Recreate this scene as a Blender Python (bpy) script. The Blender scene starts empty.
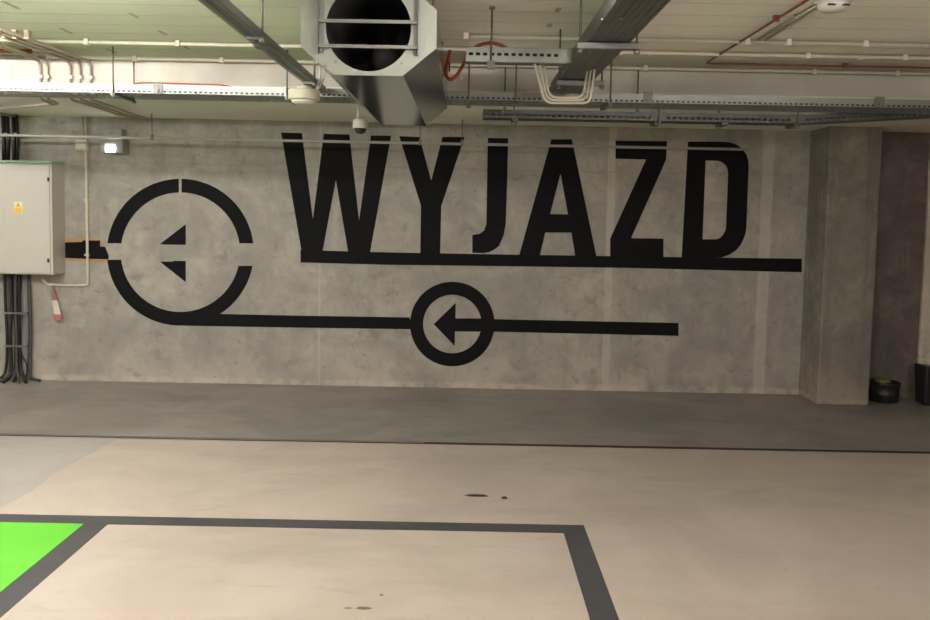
import bpy, bmesh, math, random
from mathutils import Vector, Matrix
random.seed(7)
S = bpy.context.scene
C = bpy.data.collections.new('garage'); S.collection.children.link(C)
PI = math.pi
# ------------------------------------------------------------------ camera
H = 1.64; F = 850.0; CX, CY = 465.0, 272.0
PIT = math.radians(4.04); ROL = math.radians(1.1)
camd = bpy.data.cameras.new('camera'); cam = bpy.data.objects.new('camera', camd); C.objects.link(cam)
cam.matrix_world = Matrix.Translation((0, 0, H)) @ Matrix.Rotation(PI/2-PIT, 4, 'X') @ Matrix.Rotation(ROL, 4, 'Z')
camd.sensor_width = 36; camd.sensor_fit = 'HORIZONTAL'; camd.lens = 36*F/930; camd.shift_y = -38/930
camd.clip_start = .05; camd.clip_end = 100
S.camera = cam
ROT = (Matrix.Rotation(PI/2-PIT, 3, 'X') @ Matrix.Rotation(ROL, 3, 'Z'))
def ray(px, py): return ROT @ Vector((px-CX, -(py-CY), -F))
def hy(px, py, Y):
    d = ray(px, py); k = Y/d.y; return Vector((d.x*k, Y, H+d.z*k))
def hz(px, py, Z):
    d = ray(px, py); k = (Z-H)/d.z; return Vector((d.x*k, d.y*k, Z))
WY = 7.84; SLAB = 2.62; SOF = 2.44; BY = 5.72

# ------------------------------------------------------------------ materials
class NT:
    def __init__(s, name):
        m = bpy.data.materials.new(name); m.use_nodes = True; s.m = m; s.t = m.node_tree; s.t.nodes.clear()
        s.out = s.n('ShaderNodeOutputMaterial'); s.b = s.n('ShaderNodeBsdfPrincipled')
        s.l(s.b.outputs[0], s.out.inputs[0])
        s.co = s.n('ShaderNodeNewGeometry').outputs['Position']
    def n(s, typ, **k):
        x = s.t.nodes.new(typ)
        for a, v in k.items(): setattr(x, a, v)
        return x
    def l(s, a, b): s.t.links.new(a, b)
    def put(s, v, sock):
        if isinstance(v, bpy.types.NodeSocket): s.l(v, sock)
        else: sock.default_value = v
    def math(s, op, a, b=0.0, c=0.0, clamp=False):
        x = s.n('ShaderNodeMath', operation=op, use_clamp=clamp)
        s.put(a, x.inputs[0]); s.put(b, x.inputs[1])
        if op in ('MULTIPLY_ADD',): s.put(c, x.inputs[2])
        return x.outputs[0]
    def noise(s, scale, detail=5, rough=.55, vec=None, stretch=None, dist=0):
        x = s.n('ShaderNodeTexNoise'); x.inputs['Scale'].default_value = scale
        x.inputs['Detail'].default_value = detail; x.inputs['Roughness'].default_value = rough
        x.inputs['Distortion'].default_value = dist
        v = vec or s.co
        if stretch:
            m = s.n('ShaderNodeMapping'); m.inputs['Scale'].default_value = stretch; s.l(v, m.inputs[0]); v = m.outputs[0]
        s.l(v, x.inputs['Vector']); return x.outputs['Fac']
    def ramp(s, f, a, b):       # smooth 0..1 from a to b
        x = s.n('ShaderNodeMapRange', interpolation_type='SMOOTHSTEP'); s.put(f, x.inputs[0])
        x.inputs[1].default_value = a; x.inputs[2].default_value = b; return x.outputs[0]
    def mix(s, f, a, b, mode='MIX'):
        x = s.n('ShaderNodeMix', data_type='RGBA', blend_type=mode, clamp_factor=True)
        s.put(f, x.inputs[0]); s.put(a, x.inputs[6]); s.put(b, x.inputs[7]); return x.outputs[2]
    def xyz(s):
        x = s.n('ShaderNodeSeparateXYZ'); s.l(s.co, x.inputs[0]); return x.outputs
    def bump(s, h, strength=.3, dist=.01):
        x = s.n('ShaderNodeBump'); x.inputs['Strength'].default_value = strength; x.inputs['Distance'].default_value = dist
        s.l(h, x.inputs['Height']); s.l(x.outputs[0], s.b.inputs['Normal'])
    def col(s, v): s.put(v, s.b.inputs['Base Color'])
    def set(s, **k):
        for a, v in k.items(): s.put(v, s.b.inputs[a.replace('_', ' ')])
def c4(r, g, b): return (r, g, b, 1)
def lin(r, g, b):
    f = lambda v: ((v/255+.055)/1.055)**2.4 if v > 10 else v/255/12.92
    return (f(r), f(g), f(b), 1)
MAT = {}
def plain(name, col, rough=.5, metal=0, var=.12, scale=12, bump=0, spec=.5):
    t = NT(name); n = t.noise(scale)
    dark = tuple(c*(1-var) for c in col[:3])+(1,); lt = tuple(min(1, c*(1+var)) for c in col[:3])+(1,)
    t.col(t.mix(n, dark, lt)); t.set(Roughness=rough, Metallic=metal, Specular_IOR_Level=spec)
    if bump: t.bump(t.noise(scale*6), bump, .004)
    MAT[name] = t.m; return t.m

def band(t, x, c, w, soft=.01, wob=None):
    v = t.math('SUBTRACT', x, c)
    if wob is not None: v = t.math('ADD', v, wob)
    v = t.math('ABSOLUTE', v)
    r = t.n('ShaderNodeMapRange', interpolation_type='SMOOTHSTEP'); t.l(v, r.inputs[0])
    r.inputs[1].default_value = w/2-soft; r.inputs[2].default_value = w/2+soft
    r.inputs[3].default_value = 1; r.inputs[4].default_value = 0
    return r.outputs[0]

def wall_mat(name, base, joints=(), k=1.0):
    t = NT(name); X, Y, Z = t.xyz()
    b = Vector(base[:3]); sc = lambda f: tuple(b*f)+(1,)
    big = t.ramp(t.noise(1.3, 6, .65, dist=.8), .32, .68)
    mid = t.ramp(t.noise(3.6, 8, .7, dist=.7), .35, .66)
    sml = t.ramp(t.noise(11, 6, .65, dist=.4), .45, .7)
    fine = t.noise(45, 4, .6)
    c = t.mix(big, (b.x*.74, b.y*.76, b.z*.78, 1), (b.x*1.18, b.y*1.16, b.z*1.12, 1))
    c = t.mix(t.math('MULTIPLY', mid, min(.9, .56*k)), c, sc(.60))
    c = t.mix(t.math('MULTIPLY', sml, min(.6, .36*k)), c, sc(.55))
    st = t.ramp(t.noise(2.6, 5, .6, stretch=(3.6, 3.6, .22)), .46, .72)
    c = t.mix(t.math('MULTIPLY', st, min(.85, .20*k*k)), c, sc(.5))
    st2 = t.ramp(t.noise(5.0, 4, .6, stretch=(4, 4, .12)), .58, .70)
    c = t.mix(t.math('MULTIPLY', st2, .10*k), c, (b.x*1.35, b.y*1.33, b.z*1.28, 1))
    low = t.math('MULTIPLY', t.ramp(Z, .5, .05), t.ramp(t.noise(2.2, 6, .6), .4, .62))
    c = t.mix(t.math('MULTIPLY', low, .5), c, (b.x*1.38, b.y*1.27, b.z*1.2, 1))
    rim = t.math('MULTIPLY', t.ramp(Z, .075, .03), t.ramp(t.noise(9), .35, .6))
    c = t.mix(t.math('MULTIPLY', rim, .55), c, (b.x*1.6, b.y*1.5, b.z*1.35, 1))
    bl = t.ramp(t.noise(6.5, 4, .55, dist=.5), .58, .70)
    c = t.mix(t.math('MULTIPLY', bl, .45), c, sc(.42))
    blue = t.ramp(t.noise(8.3, 2, .5), .68, .74)
    c = t.mix(t.math('MULTIPLY', blue, .3), c, (b.x*.62, b.y*.72, b.z*.92, 1))
    vo = t.n('ShaderNodeTexVoronoi'); vo.inputs['Scale'].default_value = 11; t.l(t.co, vo.inputs['Vector'])
    hol = t.math('MULTIPLY', t.ramp(vo.outputs['Distance'], .13, .07), t.ramp(t.noise(2.5), .48, .58))
    c = t.mix(t.math('MULTIPLY', hol, .6), c, sc(.3))
    for (jx, w, s) in joints:
        wob = t.math('MULTIPLY', t.math('SUBTRACT', t.noise(6), .5), .03)
        m = band(t, X, jx, w, .006, wob)
        m = t.math('MULTIPLY', m, t.ramp(t.noise(5), .15, .45))
        c = t.mix(t.math('MULTIPLY', m, s), c, (b.x*1.4, b.y*1.4, b.z*1.36, 1))
    wob = t.math('MULTIPLY', t.math('SUBTRACT', t.noise(2), .5), .03)
    pl = band(t, Z, 2.03, .012, .005, wob); c = t.mix(t.math('MULTIPLY', pl, .3), c, sc(.5))
    c = t.mix(t.math('MULTIPLY', fine, .3), c, sc(.75))
    t.col(c); t.set(Roughness=.82, Specular_IOR_Level=.3)
    t.bump(t.math('ADD', t.math('MULTIPLY', fine, .4), mid), .3, .008)
    MAT[name] = t.m

wall_mat('fair_faced_concrete', (.47, .44, .395), [(hy(319.5, 264, WY).x, .02, .4), (hy(609, 260, WY).x, .07, .55), (hy(764, 260, WY).x, .105, .55)])
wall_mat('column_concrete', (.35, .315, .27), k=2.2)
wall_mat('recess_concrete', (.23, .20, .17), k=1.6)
wall_mat('pale_concrete', (.78, .70, .62), k=.4)

# ceiling concrete, painted pale
t = NT('painted_slab'); X, Y, Z = t.xyz()
n1 = t.ramp(t.noise(.9, 5), .3, .7); n2 = t.noise(6, 6, .6)
c = t.mix(n1, c4(.76, .745, .64), c4(.86, .845, .73)); c = t.mix(t.math('MULTIPLY', n2, .25), c, c4(.62, .59, .50))
fr = t.math('FRACT', t.math('DIVIDE', Y, .235)); ln = t.ramp(t.math('ABSOLUTE', t.math('SUBTRACT', fr, .5)), .44, .49)
isslab = t.ramp(Z, 2.60, 2.61)
c = t.mix(t.math('MULTIPLY', t.math('MULTIPLY', ln, isslab), .32), c, c4(.36, .32, .26))
# scrape marks left in the slab, in rows that run towards the wall
msum = None
for xc, per, ph in ((-1.74, .43, .1), (-2.28, .6, .33), (.425, .34, .2), (-1.25, .9, .3)):
    wob = t.math('MULTIPLY', t.math('SUBTRACT', t.noise(2.3), .5), .06)
    a = band(t, X, xc, .026, .005, wob)
    f2 = t.math('FRACT', t.math('ADD', t.math('DIVIDE', Y, per), ph)); a = t.math('MULTIPLY', a, t.ramp(t.math('ABSOLUTE', t.math('SUBTRACT', f2, .5)), .15, .11))
    msum = a if msum is None else t.math('MAXIMUM', msum, a)
c = t.mix(t.math('MULTIPLY', t.math('MULTIPLY', msum, isslab), .6), c, c4(.2, .18, .14))
raw_dimmed = t.math('MULTIPLY', t.math('MULTIPLY', t.ramp(Z, 2.612, 2.60), t.ramp(Z, 2.445, 2.455)), t.ramp(t.noise(1.6, 5), .2, .6))
c = t.mix(t.math('MULTIPLY', raw_dimmed, .8), c, c4(.50, .465, .405))  # beam face: pinkish bare concrete, colour darkened further to offset strong lamp light
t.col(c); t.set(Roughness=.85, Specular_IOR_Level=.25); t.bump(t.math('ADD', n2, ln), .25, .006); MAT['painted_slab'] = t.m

# floor coatings
def floor_mat(name, a, b, d, rough):
    t = NT(name)
    c = t.mix(t.ramp(t.noise(1.1, 7, .65, dist=.9), .34, .66), a, b)
    st = t.ramp(t.noise(1.0, 6, .65, stretch=(.5, 1.7, 1)), .48, .75)
    c = t.mix(t.math('MULTIPLY', st, .65), c, d)
    sw = t.ramp(t.noise(2.6, 7, .7, stretch=(.6, 2.0, 1), dist=1.2), .52, .72)
    c = t.mix(t.math('MULTIPLY', sw, .5), c, d)
    sp = t.ramp(t.noise(26, 3, .5), .70, .76); c = t.mix(t.math('MULTIPLY', sp, .3), c, tuple(x*.5 for x in d[:3])+(1,))
    c = t.mix(t.math('MULTIPLY', t.noise(60, 3), .14), c, tuple(x*.7 for x in d[:3])+(1,))
    t.col(c)
    r = t.n('ShaderNodeMapRange'); t.l(t.noise(3, 5), r.inputs[0]); r.inputs[3].default_value = rough-.08; r.inputs[4].default_value = rough+.12
    t.set(Roughness=r.outputs[0], Specular_IOR_Level=.4)
    t.bump(t.noise(30, 4), .08, .004); MAT[name] = t.m
floor_mat('beige_floor_coating', c4(.53, .455, .395), c4(.61, .53, .465), c4(.42, .36, .315), .5)
floor_mat('bare_grey_concrete', c4(.27, .25, .225), c4(.38, .345, .315), c4(.17, .16, .145), .38)
floor_mat('smooth_grey_concrete', c4(.43, .395, .37), c4(.49, .455, .425), c4(.36, .33, .31), .4)
floor_mat('dark_grey_line_paint', c4(.058, .057, .062), c4(.08, .078, .083), c4(.12, .118, .12), .55)
floor_mat('green_bay_paint', c4(.13, .57, .04), c4(.165, .65, .055), c4(.17, .56, .075), .5)

t = NT('black_wall_paint'); n = t.noise(20, 5); t.col(t.mix(n, c4(.0065, .0065, .007), c4(.012, .012, .0125))); t.set(Roughness=.8, Specular_IOR_Level=.12)
t.bump(t.noise(45, 4), .2, .004); MAT['black_wall_paint'] = t.m
plain('overpaint', lin(186, 146, 108), .8, var=.25, scale=25)

def metal(name, col, rough, metal_=.75, spangle=30):
    t = NT(name); vo = t.n('ShaderNodeTexVoronoi'); vo.inputs['Scale'].default_value = spangle; t.l(t.co, vo.inputs['Vector'])
    sepc = t.n('ShaderNodeSeparateColor'); t.l(vo.outputs['Color'], sepc.inputs[0])
    b = Vector(col[:3]); n = t.noise(5)
    c = t.mix(t.math('MULTIPLY', sepc.outputs[0], .5), tuple(b*.88)+(1,), tuple(b*1.12)+(1,)); c = t.mix(t.math('MULTIPLY', n, .4), c, tuple(b*.75)+(1,))
    t.col(c); t.set(Metallic=metal_, Roughness=rough); t.bump(n, .05, .003); MAT[name] = t.m
metal('galvanized_steel', (.34, .35, .33), .45, .9)
metal('fan_sheet_metal', (.44, .455, .43), .14, .95, 10)
metal('fan_front_sheet', (.31, .32, .285), .45, .6, 20)
metal('dull_zinc', (.22, .22, .205), .5, .7)
metal('dark_zinc', (.16, .16, .15), .45, .6)
metal('threaded_steel', (.20, .19, .17), .5, .7)
plain('dark_interior', c4(.012, .012, .012), .7)
plain('motor_grey', c4(.16, .16, .16), .5)
plain('cabinet_paint', lin(203, 199, 189), .38, var=.03)
plain('cabinet_side_paint', lin(203, 199, 189), .38, var=.03)
plain('cabinet_top_reflection', lin(150, 190, 160), .4, var=.05)  # green reflection on the canopy, put into its colour
plain('black_plastic', c4(.012, .012, .012), .4)
plain('white_plastic', c4(.62, .60, .54), .4, var=.04)
plain('cream_conduit', c4(.66, .62, .50), .45, var=.06)
plain('grey_conduit', c4(.42, .385, .315), .5, var=.08)
plain('brown_conduit', c4(.40, .335, .255), .5, var=.15)
plain('red_pipe', c4(.17, .05, .035), .45, var=.15)
plain('red_cable', c4(.5, .085, .045), .45, var=.1)
plain('orange_cable', c4(.28, .05, .02), .45, var=.1)
plain('yellow_plastic', c4(.60, .30, .04), .45, var=.1)
plain('label_yellow', c4(.85, .55, .04), .5, var=.05)
plain('label_cream', c4(.85, .80, .60), .5, var=.05)
plain('black_cable', c4(.016, .015, .014), .38, var=.25)
plain('grey_cable', c4(.085, .075, .065), .45, var=.25)
plain('tape_white', c4(.72, .64, .58), .5, var=.06)
plain('tape_red', c4(.42, .15, .14), .5, var=.1)
plain('bucket_black', c4(.014, .0155, .016), .42, var=.2)
plain('cloth_green', c4(.19, .20, .045), .7, var=.25)
plain('oil_stain', c4(.03, .023, .018), .4, var=.3)
plain('faint_stain', c4(.22, .17, .12), .4, var=.3)
plain('joint_filler', c4(.016, .014, .013), .6, var=.3)
plain('joint_steel', c4(.45, .40, .37), .4, .3, var=.2)
plain('gloss_pipe', c4(.42, .41, .37), .2, var=.1)
plain('housing_grey', c4(.33, .32, .30), .35)
plain('lamp_housing', c4(.6, .6, .58), .5)
def glow(name, col, st):
    t = NT(name); t.set(Roughness=.5); t.col(c4(.8, .8, .8)); t.put(col, t.b.inputs['Emission Color']); t.b.inputs['Emission Strength'].default_value = st; MAT[name] = t.m
t = NT('clear_plastic'); t.col(c4(.55, .54, .50)); t.set(Roughness=.15, Alpha=1.0); t.put(.35, t.b.inputs['Transmission Weight']); MAT['clear_plastic'] = t.m

# ------------------------------------------------------------------ mesh helpers
class MB:
    def __init__(s): s.b = bmesh.new()
    def box(s, x0, x1, y0, y1, z0, z1):
        v = [s.b.verts.new((x, y, z)) for x in (x0, x1) for y in (y0, y1) for z in (z0, z1)]
        for f in ((0, 1, 3, 2), (4, 6, 7, 5), (0, 4, 5, 1), (2, 3, 7, 6), (0, 2, 6, 4), (1, 5, 7, 3)): s.b.faces.new([v[i] for i in f])
        return s
    def tube(s, pts, r, n=10, caps=True, smooth=True):
        pts = [Vector(p) for p in pts]; rings = []; up = None
        rs = r if isinstance(r, (list, tuple)) else [r]*len(pts)
        for i, p in enumerate(pts):
            d = (pts[min(i+1, len(pts)-1)]-pts[max(i-1, 0)]).normalized()
            if up is None:
                up = Vector((0, 0, 1)) if abs(d.z) < .9 else Vector((1, 0, 0))
            a = (up - d*up.dot(d)).normalized(); b_ = d.cross(a); up = a
            rings.append([s.b.verts.new(p+(a*math.cos(2*PI*k/n)+b_*math.sin(2*PI*k/n))*rs[i]) for k in range(n)])
        for A, B in zip(rings, rings[1:]):
            for k in range(n):
                f = s.b.faces.new((A[k], A[(k+1) % n], B[(k+1) % n], B[k])); f.smooth = smooth
        if caps:
            s.b.faces.new(rings[0][::-1]); s.b.faces.new(rings[-1])
        return s
    def cyl(s, p0, p1, r, n=16): return s.tube([p0, p1], r, n)
    def lathe(s, prof, o, axis='z', n=28):     # prof [(r, h)]
        rings = []
        for r, h in prof:
            ring = []
            for k in range(n):
                a = 2*PI*k/n; u, v = r*math.cos(a), r*math.sin(a)
                p = Vector((u, v, h)) if axis == 'z' else Vector((u, h, v))
                ring.append(s.b.verts.new(Vector(o)+p))
            rings.append(ring)
        for A, B in zip(rings, rings[1:]):
            for k in range(n):
                f = s.b.faces.new((A[k], A[(k+1) % n], B[(k+1) % n], B[k])); f.smooth = True
        if prof[0][0] > 1e-4: s.b.faces.new(rings[0])
        if prof[-1][0] > 1e-4: s.b.faces.new(rings[-1])
        return s
    def plate(s, loops, thick):
        """closed loops of 3-D points (outer first, then holes) filled and extruded by the vector thick"""
        b = bmesh.new(); es = []
        for lp in loops:
            vs = [b.verts.new(p) for p in lp]
            es += [b.edges.new((vs[i], vs[(i+1) % len(vs)])) for i in range(len(vs))]
        bmesh.ops.triangle_fill(b, use_beauty=True, edges=es)
        r = bmesh.ops.extrude_face_region(b, geom=list(b.faces))
        bmesh.ops.translate(b, vec=thick, verts=[g for g in r['geom'] if isinstance(g, bmesh.types.BMVert)])
        me = bpy.data.meshes.new('tmp'); b.to_mesh(me); b.free(); s.b.from_mesh(me); bpy.data.meshes.remove(me)
        return s
    def build(s, name, mat, parent=None, bevel=0):
        bmesh.ops.recalc_face_normals(s.b, faces=s.b.faces)
        me = bpy.data.meshes.new(name); s.b.to_mesh(me); s.b.free()
        me.materials.append(MAT[mat]); o = bpy.data.objects.new(name, me); C.objects.link(o)
        if parent:
            o.parent = parent; o.matrix_parent_inverse = parent.matrix_world.inverted()
        if bevel:
            m = o.modifiers.new('bevel', 'BEVEL'); m.width = bevel; m.segments = 2; m.limit_method = 'ANGLE'
        return o
def tag(o, label=None, cat=None, group=None, kind=None):
    if label: o['label'] = label
    if cat: o['category'] = cat
    if group: o['group'] = group
    if kind: o['kind'] = kind
    return o
def empty(name, loc, label, cat, group=None):
    o = bpy.data.objects.new(name, None); C.objects.link(o); o.matrix_world = Matrix.Translation(loc); o.empty_display_size = .1
    return tag(o, label, cat, group)
def copy_tree(o, parent=None):
    c = o.copy(); C.objects.link(c)
    if parent: c.parent = parent
    for ch in [x for x in C.objects if x.parent == o]: copy_tree(ch, c)
    return c
def struct(mb, name, mat, bevel=0): return tag(mb.build(name, mat, bevel=bevel), kind='structure')
def arc_pts(pts, rad, n=6):
    """polyline with rounded corners"""
    P = [Vector(p) for p in pts]; out = [P[0]]
    for a, b, c in zip(P, P[1:], P[2:]):
        u = (a-b); v = (c-b); r = min(rad, u.length*.49, v.length*.49)
        p, q = b+u.normalized()*r, b+v.normalized()*r
        for k in range(n+1):
            t = k/n; out.append(p*(1-t)**2+b*2*t*(1-t)+q*t*t)
    return out+[P[-1]]

# ------------------------------------------------------------------ setting
JY = 5.93
f = MB(); f.box(-8, 6.5, -5.5, JY-.03, -.2, 0); struct(f, 'floor', 'beige_floor_coating')
f = MB(); f.box(-8, 6.5, JY+.03, 8.4, -.2, 0); o = struct(f, 'floor', 'bare_grey_concrete')
f = MB(); f.box(-8, 6.5, JY-.03, JY+.03, -.2, -.001); o = struct(f, 'trim_1', 'joint_filler')
# steel edge of the floor joint, thicker at the left, slightly wandering
m = MB(); yy = []
for k in range(60):
    x0, x1 = -8+k*14.5/60, -8+(k+1)*14.5/60
    w = .012 if x0 < .3 else .001
    wob = .006*math.sin(k*.7)+.004*math.sin(k*2.1)
    if x0 < -1.3: m.box(x0, x1, JY-.045+wob*.4, JY-.031+wob*.4, -.02, .0015)
    if x0 < -.4: m.box(x0, x1, JY+.004+wob*.5, JY+.010+wob*.5, -.02, .0012)
struct(m, 'trim_2', 'joint_steel')
# grey patch of floor at the left, before the joint
pp = [hz(114, 440.8, 0), hz(86, 456, 0), hz(56, 472, 0), hz(30, 492, 0), hz(0, 508, 0)]
pp = [(p.x, p.y, .0005) for p in pp]
pl = MB(); pl.plate([[(-8, pp[-1][1]-.7, .0005)] + [(-4.2, pp[-1][1]-.3, .0005)] + pp[::-1] + [(pp[0][0], JY-.031, .0005), (-8, JY-.031, .0005)]], Vector((0, 0, .0006)))
struct(pl, 'floor', 'smooth_grey_concrete')
struct(MB().box(-8, 3.62, WY, 8.4, 0, SOF+.05), 'wall_front', 'fair_faced_concrete')
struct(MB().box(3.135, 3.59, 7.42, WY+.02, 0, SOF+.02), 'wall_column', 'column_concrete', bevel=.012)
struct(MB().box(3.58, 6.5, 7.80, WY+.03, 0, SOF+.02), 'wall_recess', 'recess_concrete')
xr = hy(923.5, 280, 7.77).x
struct(MB().box(xr, 6.5, 7.77, 7.82, 0, SOF+.02), 'wall_pier', 'pale_concrete', bevel=.01)
struct(MB().box(-8.2, -8, -5.5, 8.4, 0, 2.7), 'wall_left', 'fair_faced_concrete')
struct(MB().box(6.5, 6.7, -5.5, 8.4, 0, 2.7), 'wall_right', 'fair_faced_concrete')
struct(MB().box(-8, 6.5, -5.7, -5.5, 0, 2.7), 'wall_rear', 'fair_faced_concrete')
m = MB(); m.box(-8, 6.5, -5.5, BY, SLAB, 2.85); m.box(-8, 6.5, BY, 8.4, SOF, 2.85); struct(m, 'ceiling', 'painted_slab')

# ------------------------------------------------------------------ painted lettering on the wall
def P(pts, Y=WY): return [hy(x, y, Y-.0003) for x, y in pts]
TH = Vector((0, -.0025, 0))
let = empty('painted_lettering', hy(550, 265, WY), 'big black capital letters WYJAZD painted on the concrete wall above a long underline', 'lettering')
def paint(loops, name, par, mat='black_wall_paint', th=TH): return MB().plate([P(l) for l in loops], th).build(name, mat, par)
W_ = [(281.1,132.6),(302,133.1),(312.9,219.3),(323.8,133.8),(349.4,134.5),(359.1,220.5),(371,135.5),(391.1,135.7),(370,252.6),(348.2,252.2),(335.9,180),(322.5,251.5),(301.5,251)]
Y_ = [(399.2,136.2),(419.5,137),(431.2,180.5),(442.5,137),(464.6,137),(441.3,206),(440.1,254.4),(420.3,254),(421,206)]
J_ = [(487.8,137.9),(508.2,138.4),(507.2,183),(505.7,224),(503.8,235),(499,246),(494,249.8),(489.3,252),(483.2,253.2),(472.3,252.7),(472.3,235),(479.6,233.8),(484.4,230.2),(486.4,224)]
A_ = [(551.3,139.4),(571.9,139.4),(596.8,258.3),(575.5,258),(571.4,232.6),(545.3,232.6),(539.5,257),(518.9,256.2)]
Ah = [(560.5,173.8),(568,214.4),(550.1,214)]
Z_ = [(615.5,140.8),(667,141.3),(665.9,160),(631,238.2),(663.4,238.6),(663.4,259),(610.2,258.4),(610.2,238.6),(646,159.5),(615.5,158.7)]
D_ = [(688,141.7),(721.6,141.7),(729,142.2),(734.5,143.8),(739.5,146.4),(743.6,150.5),(746.5,155),(748.2,160),(748.5,169),(746.4,225.9),(745.7,233),(743.6,238.8),(740.5,245),(735.8,250.4),(729.5,254.6),(721.6,257.5),(681.6,257.5)]
Dh = [(705.6,160.5),(717.8,160.8),(722,162.2),(725.5,165.2),(727.5,169),(728.1,174.2),(726,227.2),(725,231.5),(722.9,234.9),(720,237.9),(716.5,239.3),(702.5,239.3)]
for lp in ([W_], [Y_], [J_], [A_, Ah], [Z_], [D_, Dh]):
    paint(lp, 'letter', let)
paint([[(300.5,250),(390,252.4),(500,254.4),(630,256.4),(801.7,258.7),(801.6,272.3),(630,267.9),(500,266.2),(390,264.8),(300.7,262.4)]], 'underline', let, th=TH*1.2)
# big broken ring with two arrow halves
big = empty('painted_ring_sign', hy(180, 325, WY), 'large broken black ring with split arrowhead painted on the wall, right of the electrical cabinet', 'wall marking')
cx, cy, ro, ri = 180.4, 252.2, 73.4, 59.7
def arc(cx, cy, ro, ri, ao0, ao1, ai0, ai1, n=40):
    o = [(cx+ro*math.cos(ao0+(ao1-ao0)*k/n), cy-ro*math.sin(ao0+(ao1-ao0)*k/n)) for k in range(n+1)]
    i = [(cx+ri*math.cos(ai0+(ai1-ai0)*k/n), cy-ri*math.sin(ai0+(ai1-ai0)*k/n)) for k in range(n+1)]
    return o+i[::-1]
asn = math.asin
yo = cy-243.3
paint([arc(cx, cy, ro, ri, asn(yo/ro), math.acos((181.6-cx)/ro), asn(yo/ri), math.acos((181.6-cx)/ri))], 'ring_segment', big)
paint([arc(cx, cy, ro, ri, PI-asn(yo/ro), math.acos((178.8-cx)/ro), PI-asn(yo/ri), math.acos((178.8-cx)/ri))], 'ring_segment', big)
l0 = 259.7-cy; l1 = 265.8-cy
paint([arc(cx, cy, ro, ri, PI+asn(l0/ro), 2*PI-asn(l1/ro), PI+asn(l0/ri), 2*PI-asn(l1/ri), 60)], 'ring_segment', big)
paint([[(185.8,224.2),(185.8,244.8),(163,244.6),(163,243.9),(159.7,244.2)]], 'arrowhead_half', big)
paint([[(160,261.6),(172,261.6),(174,260.8),(185.8,261),(185.8,282.2)]], 'arrowhead_half', big)
paint([[(184,313),(223.7,314),(300,315.6),(409.7,317.4),(411.5,329.2),(300,327.6),(220,326.3),(177,325.5)]], 'line', big, th=TH*1.2)
# small ring with arrow
sm = empty('painted_arrow_sign', hy(452, 366, WY), 'small solid black ring with left-pointing arrow painted on the wall, its shaft running right', 'wall marking')
n = 72
paint([[(452.3+42.3*math.cos(2*PI*k/n), 324-42.3*math.sin(2*PI*k/n)) for k in range(n)], [(452.3+29.2*math.cos(2*PI*k/n), 324-29.2*math.sin(2*PI*k/n)) for k in range(n)]], 'ring', sm)
paint([[(433.7,324.1),(455.7,302.8),(455.5,318.3),(482,318.4),(482,331.6),(455,331.4),(454.6,345.8)]], 'arrow', sm, th=TH*1.2)
paint([[(493,319.1),(590,321.2),(678.4,322.9),(678.4,335.8),(590,333.8),(493,331.6)]], 'line', sm, th=TH*1.3)
# overpainted stub by the cabinet
stub = empty('painted_band', hy(85, 258, WY), 'ragged short black band on the wall between the cabinet and the big ring', 'wall marking')
paint([[(48,239.2),(70,238.6),(84,237.2),(95,238.5),(100,240),(104,246),(107,255),(107.5,262.5),(96,262.4),(84,261.3),(70,260.8),(48,260.5)]], 'overpaint_edge', stub, 'overpaint', TH*.3)
paint([[(48,242.6),(82,242),(83.1,240.3),(100.3,240.5),(100,246.2),(105.2,246.9),(108.8,256.1),(108.5,259.3),(85,258.6),(48,257.4)]], 'black_band', stub)

# ------------------------------------------------------------------ floor markings
G = .0012
bay = empty('painted_bay_outline', (-.6, 4.3, 0), 'dark grey painted parking bay outline on the beige floor', 'floor marking')
def rect(x0, x1, y0, y1, name, mat, par=None, h=.0016):
    return MB().box(x0, x1, y0, y1, 0.0004, h).build(name, mat, par)
XL0, XL1, XR0, XR1 = -1.937, -1.814, .534, .653
YB0, YB1 = 4.272, 4.388
rect(-4.6, XR1, YB0, YB1, 'painted_line', 'dark_grey_line_paint', bay)
rect(XL0, XL1, -.9, YB0, 'painted_line', 'dark_grey_line_paint', bay)
rect(XR0, XR1, -.9, YB0, 'painted_line', 'dark_grey_line_paint', bay)
g = rect(-4.5, XL0, -.9, YB0, 'green_floor_paint', 'green_bay_paint'); tag(g, 'bright green painted parking bay at the lower left of the floor', 'floor marking')
def blot(name, pts, mat, label, grp=None):
    for (px, py, rx, ry, lb) in pts:
        m = MB()
        c0 = hz(px, py, 0); q = hz(px+rx, py, 0); e = hz(px, py-ry, 0); a, b_ = (q-c0).length, (e-c0).length; k = 14
        rr = [random.uniform(.75, 1.15) for _ in range(k)]
        m.plate([[Vector((c0.x+a*rr[i]*math.cos(2*PI*i/k), c0.y+b_*rr[i]*math.sin(2*PI*i/k), .0004)) for i in range(k)]], Vector((0, 0, .0006)))
        tag(m.build(name, mat), lb+' '+label, 'stain', grp)
blot('oil_stain', [(476, 495.6, 13, 1.5, 'long left'), (504.5, 498, 3.4, 1.6, 'small right')], 'oil_stain', 'piece of the black oil streak on the open beige floor')
blot('oil_stain', [(348, 608.2, 5.0, .8, 'small left'), (364, 608.3, 7.5, 1.7, 'larger right'), (381.5, 595, 2.4, 1, 'tiny upper')], 'faint_stain', 'brownish drip inside the outlined bay')

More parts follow.
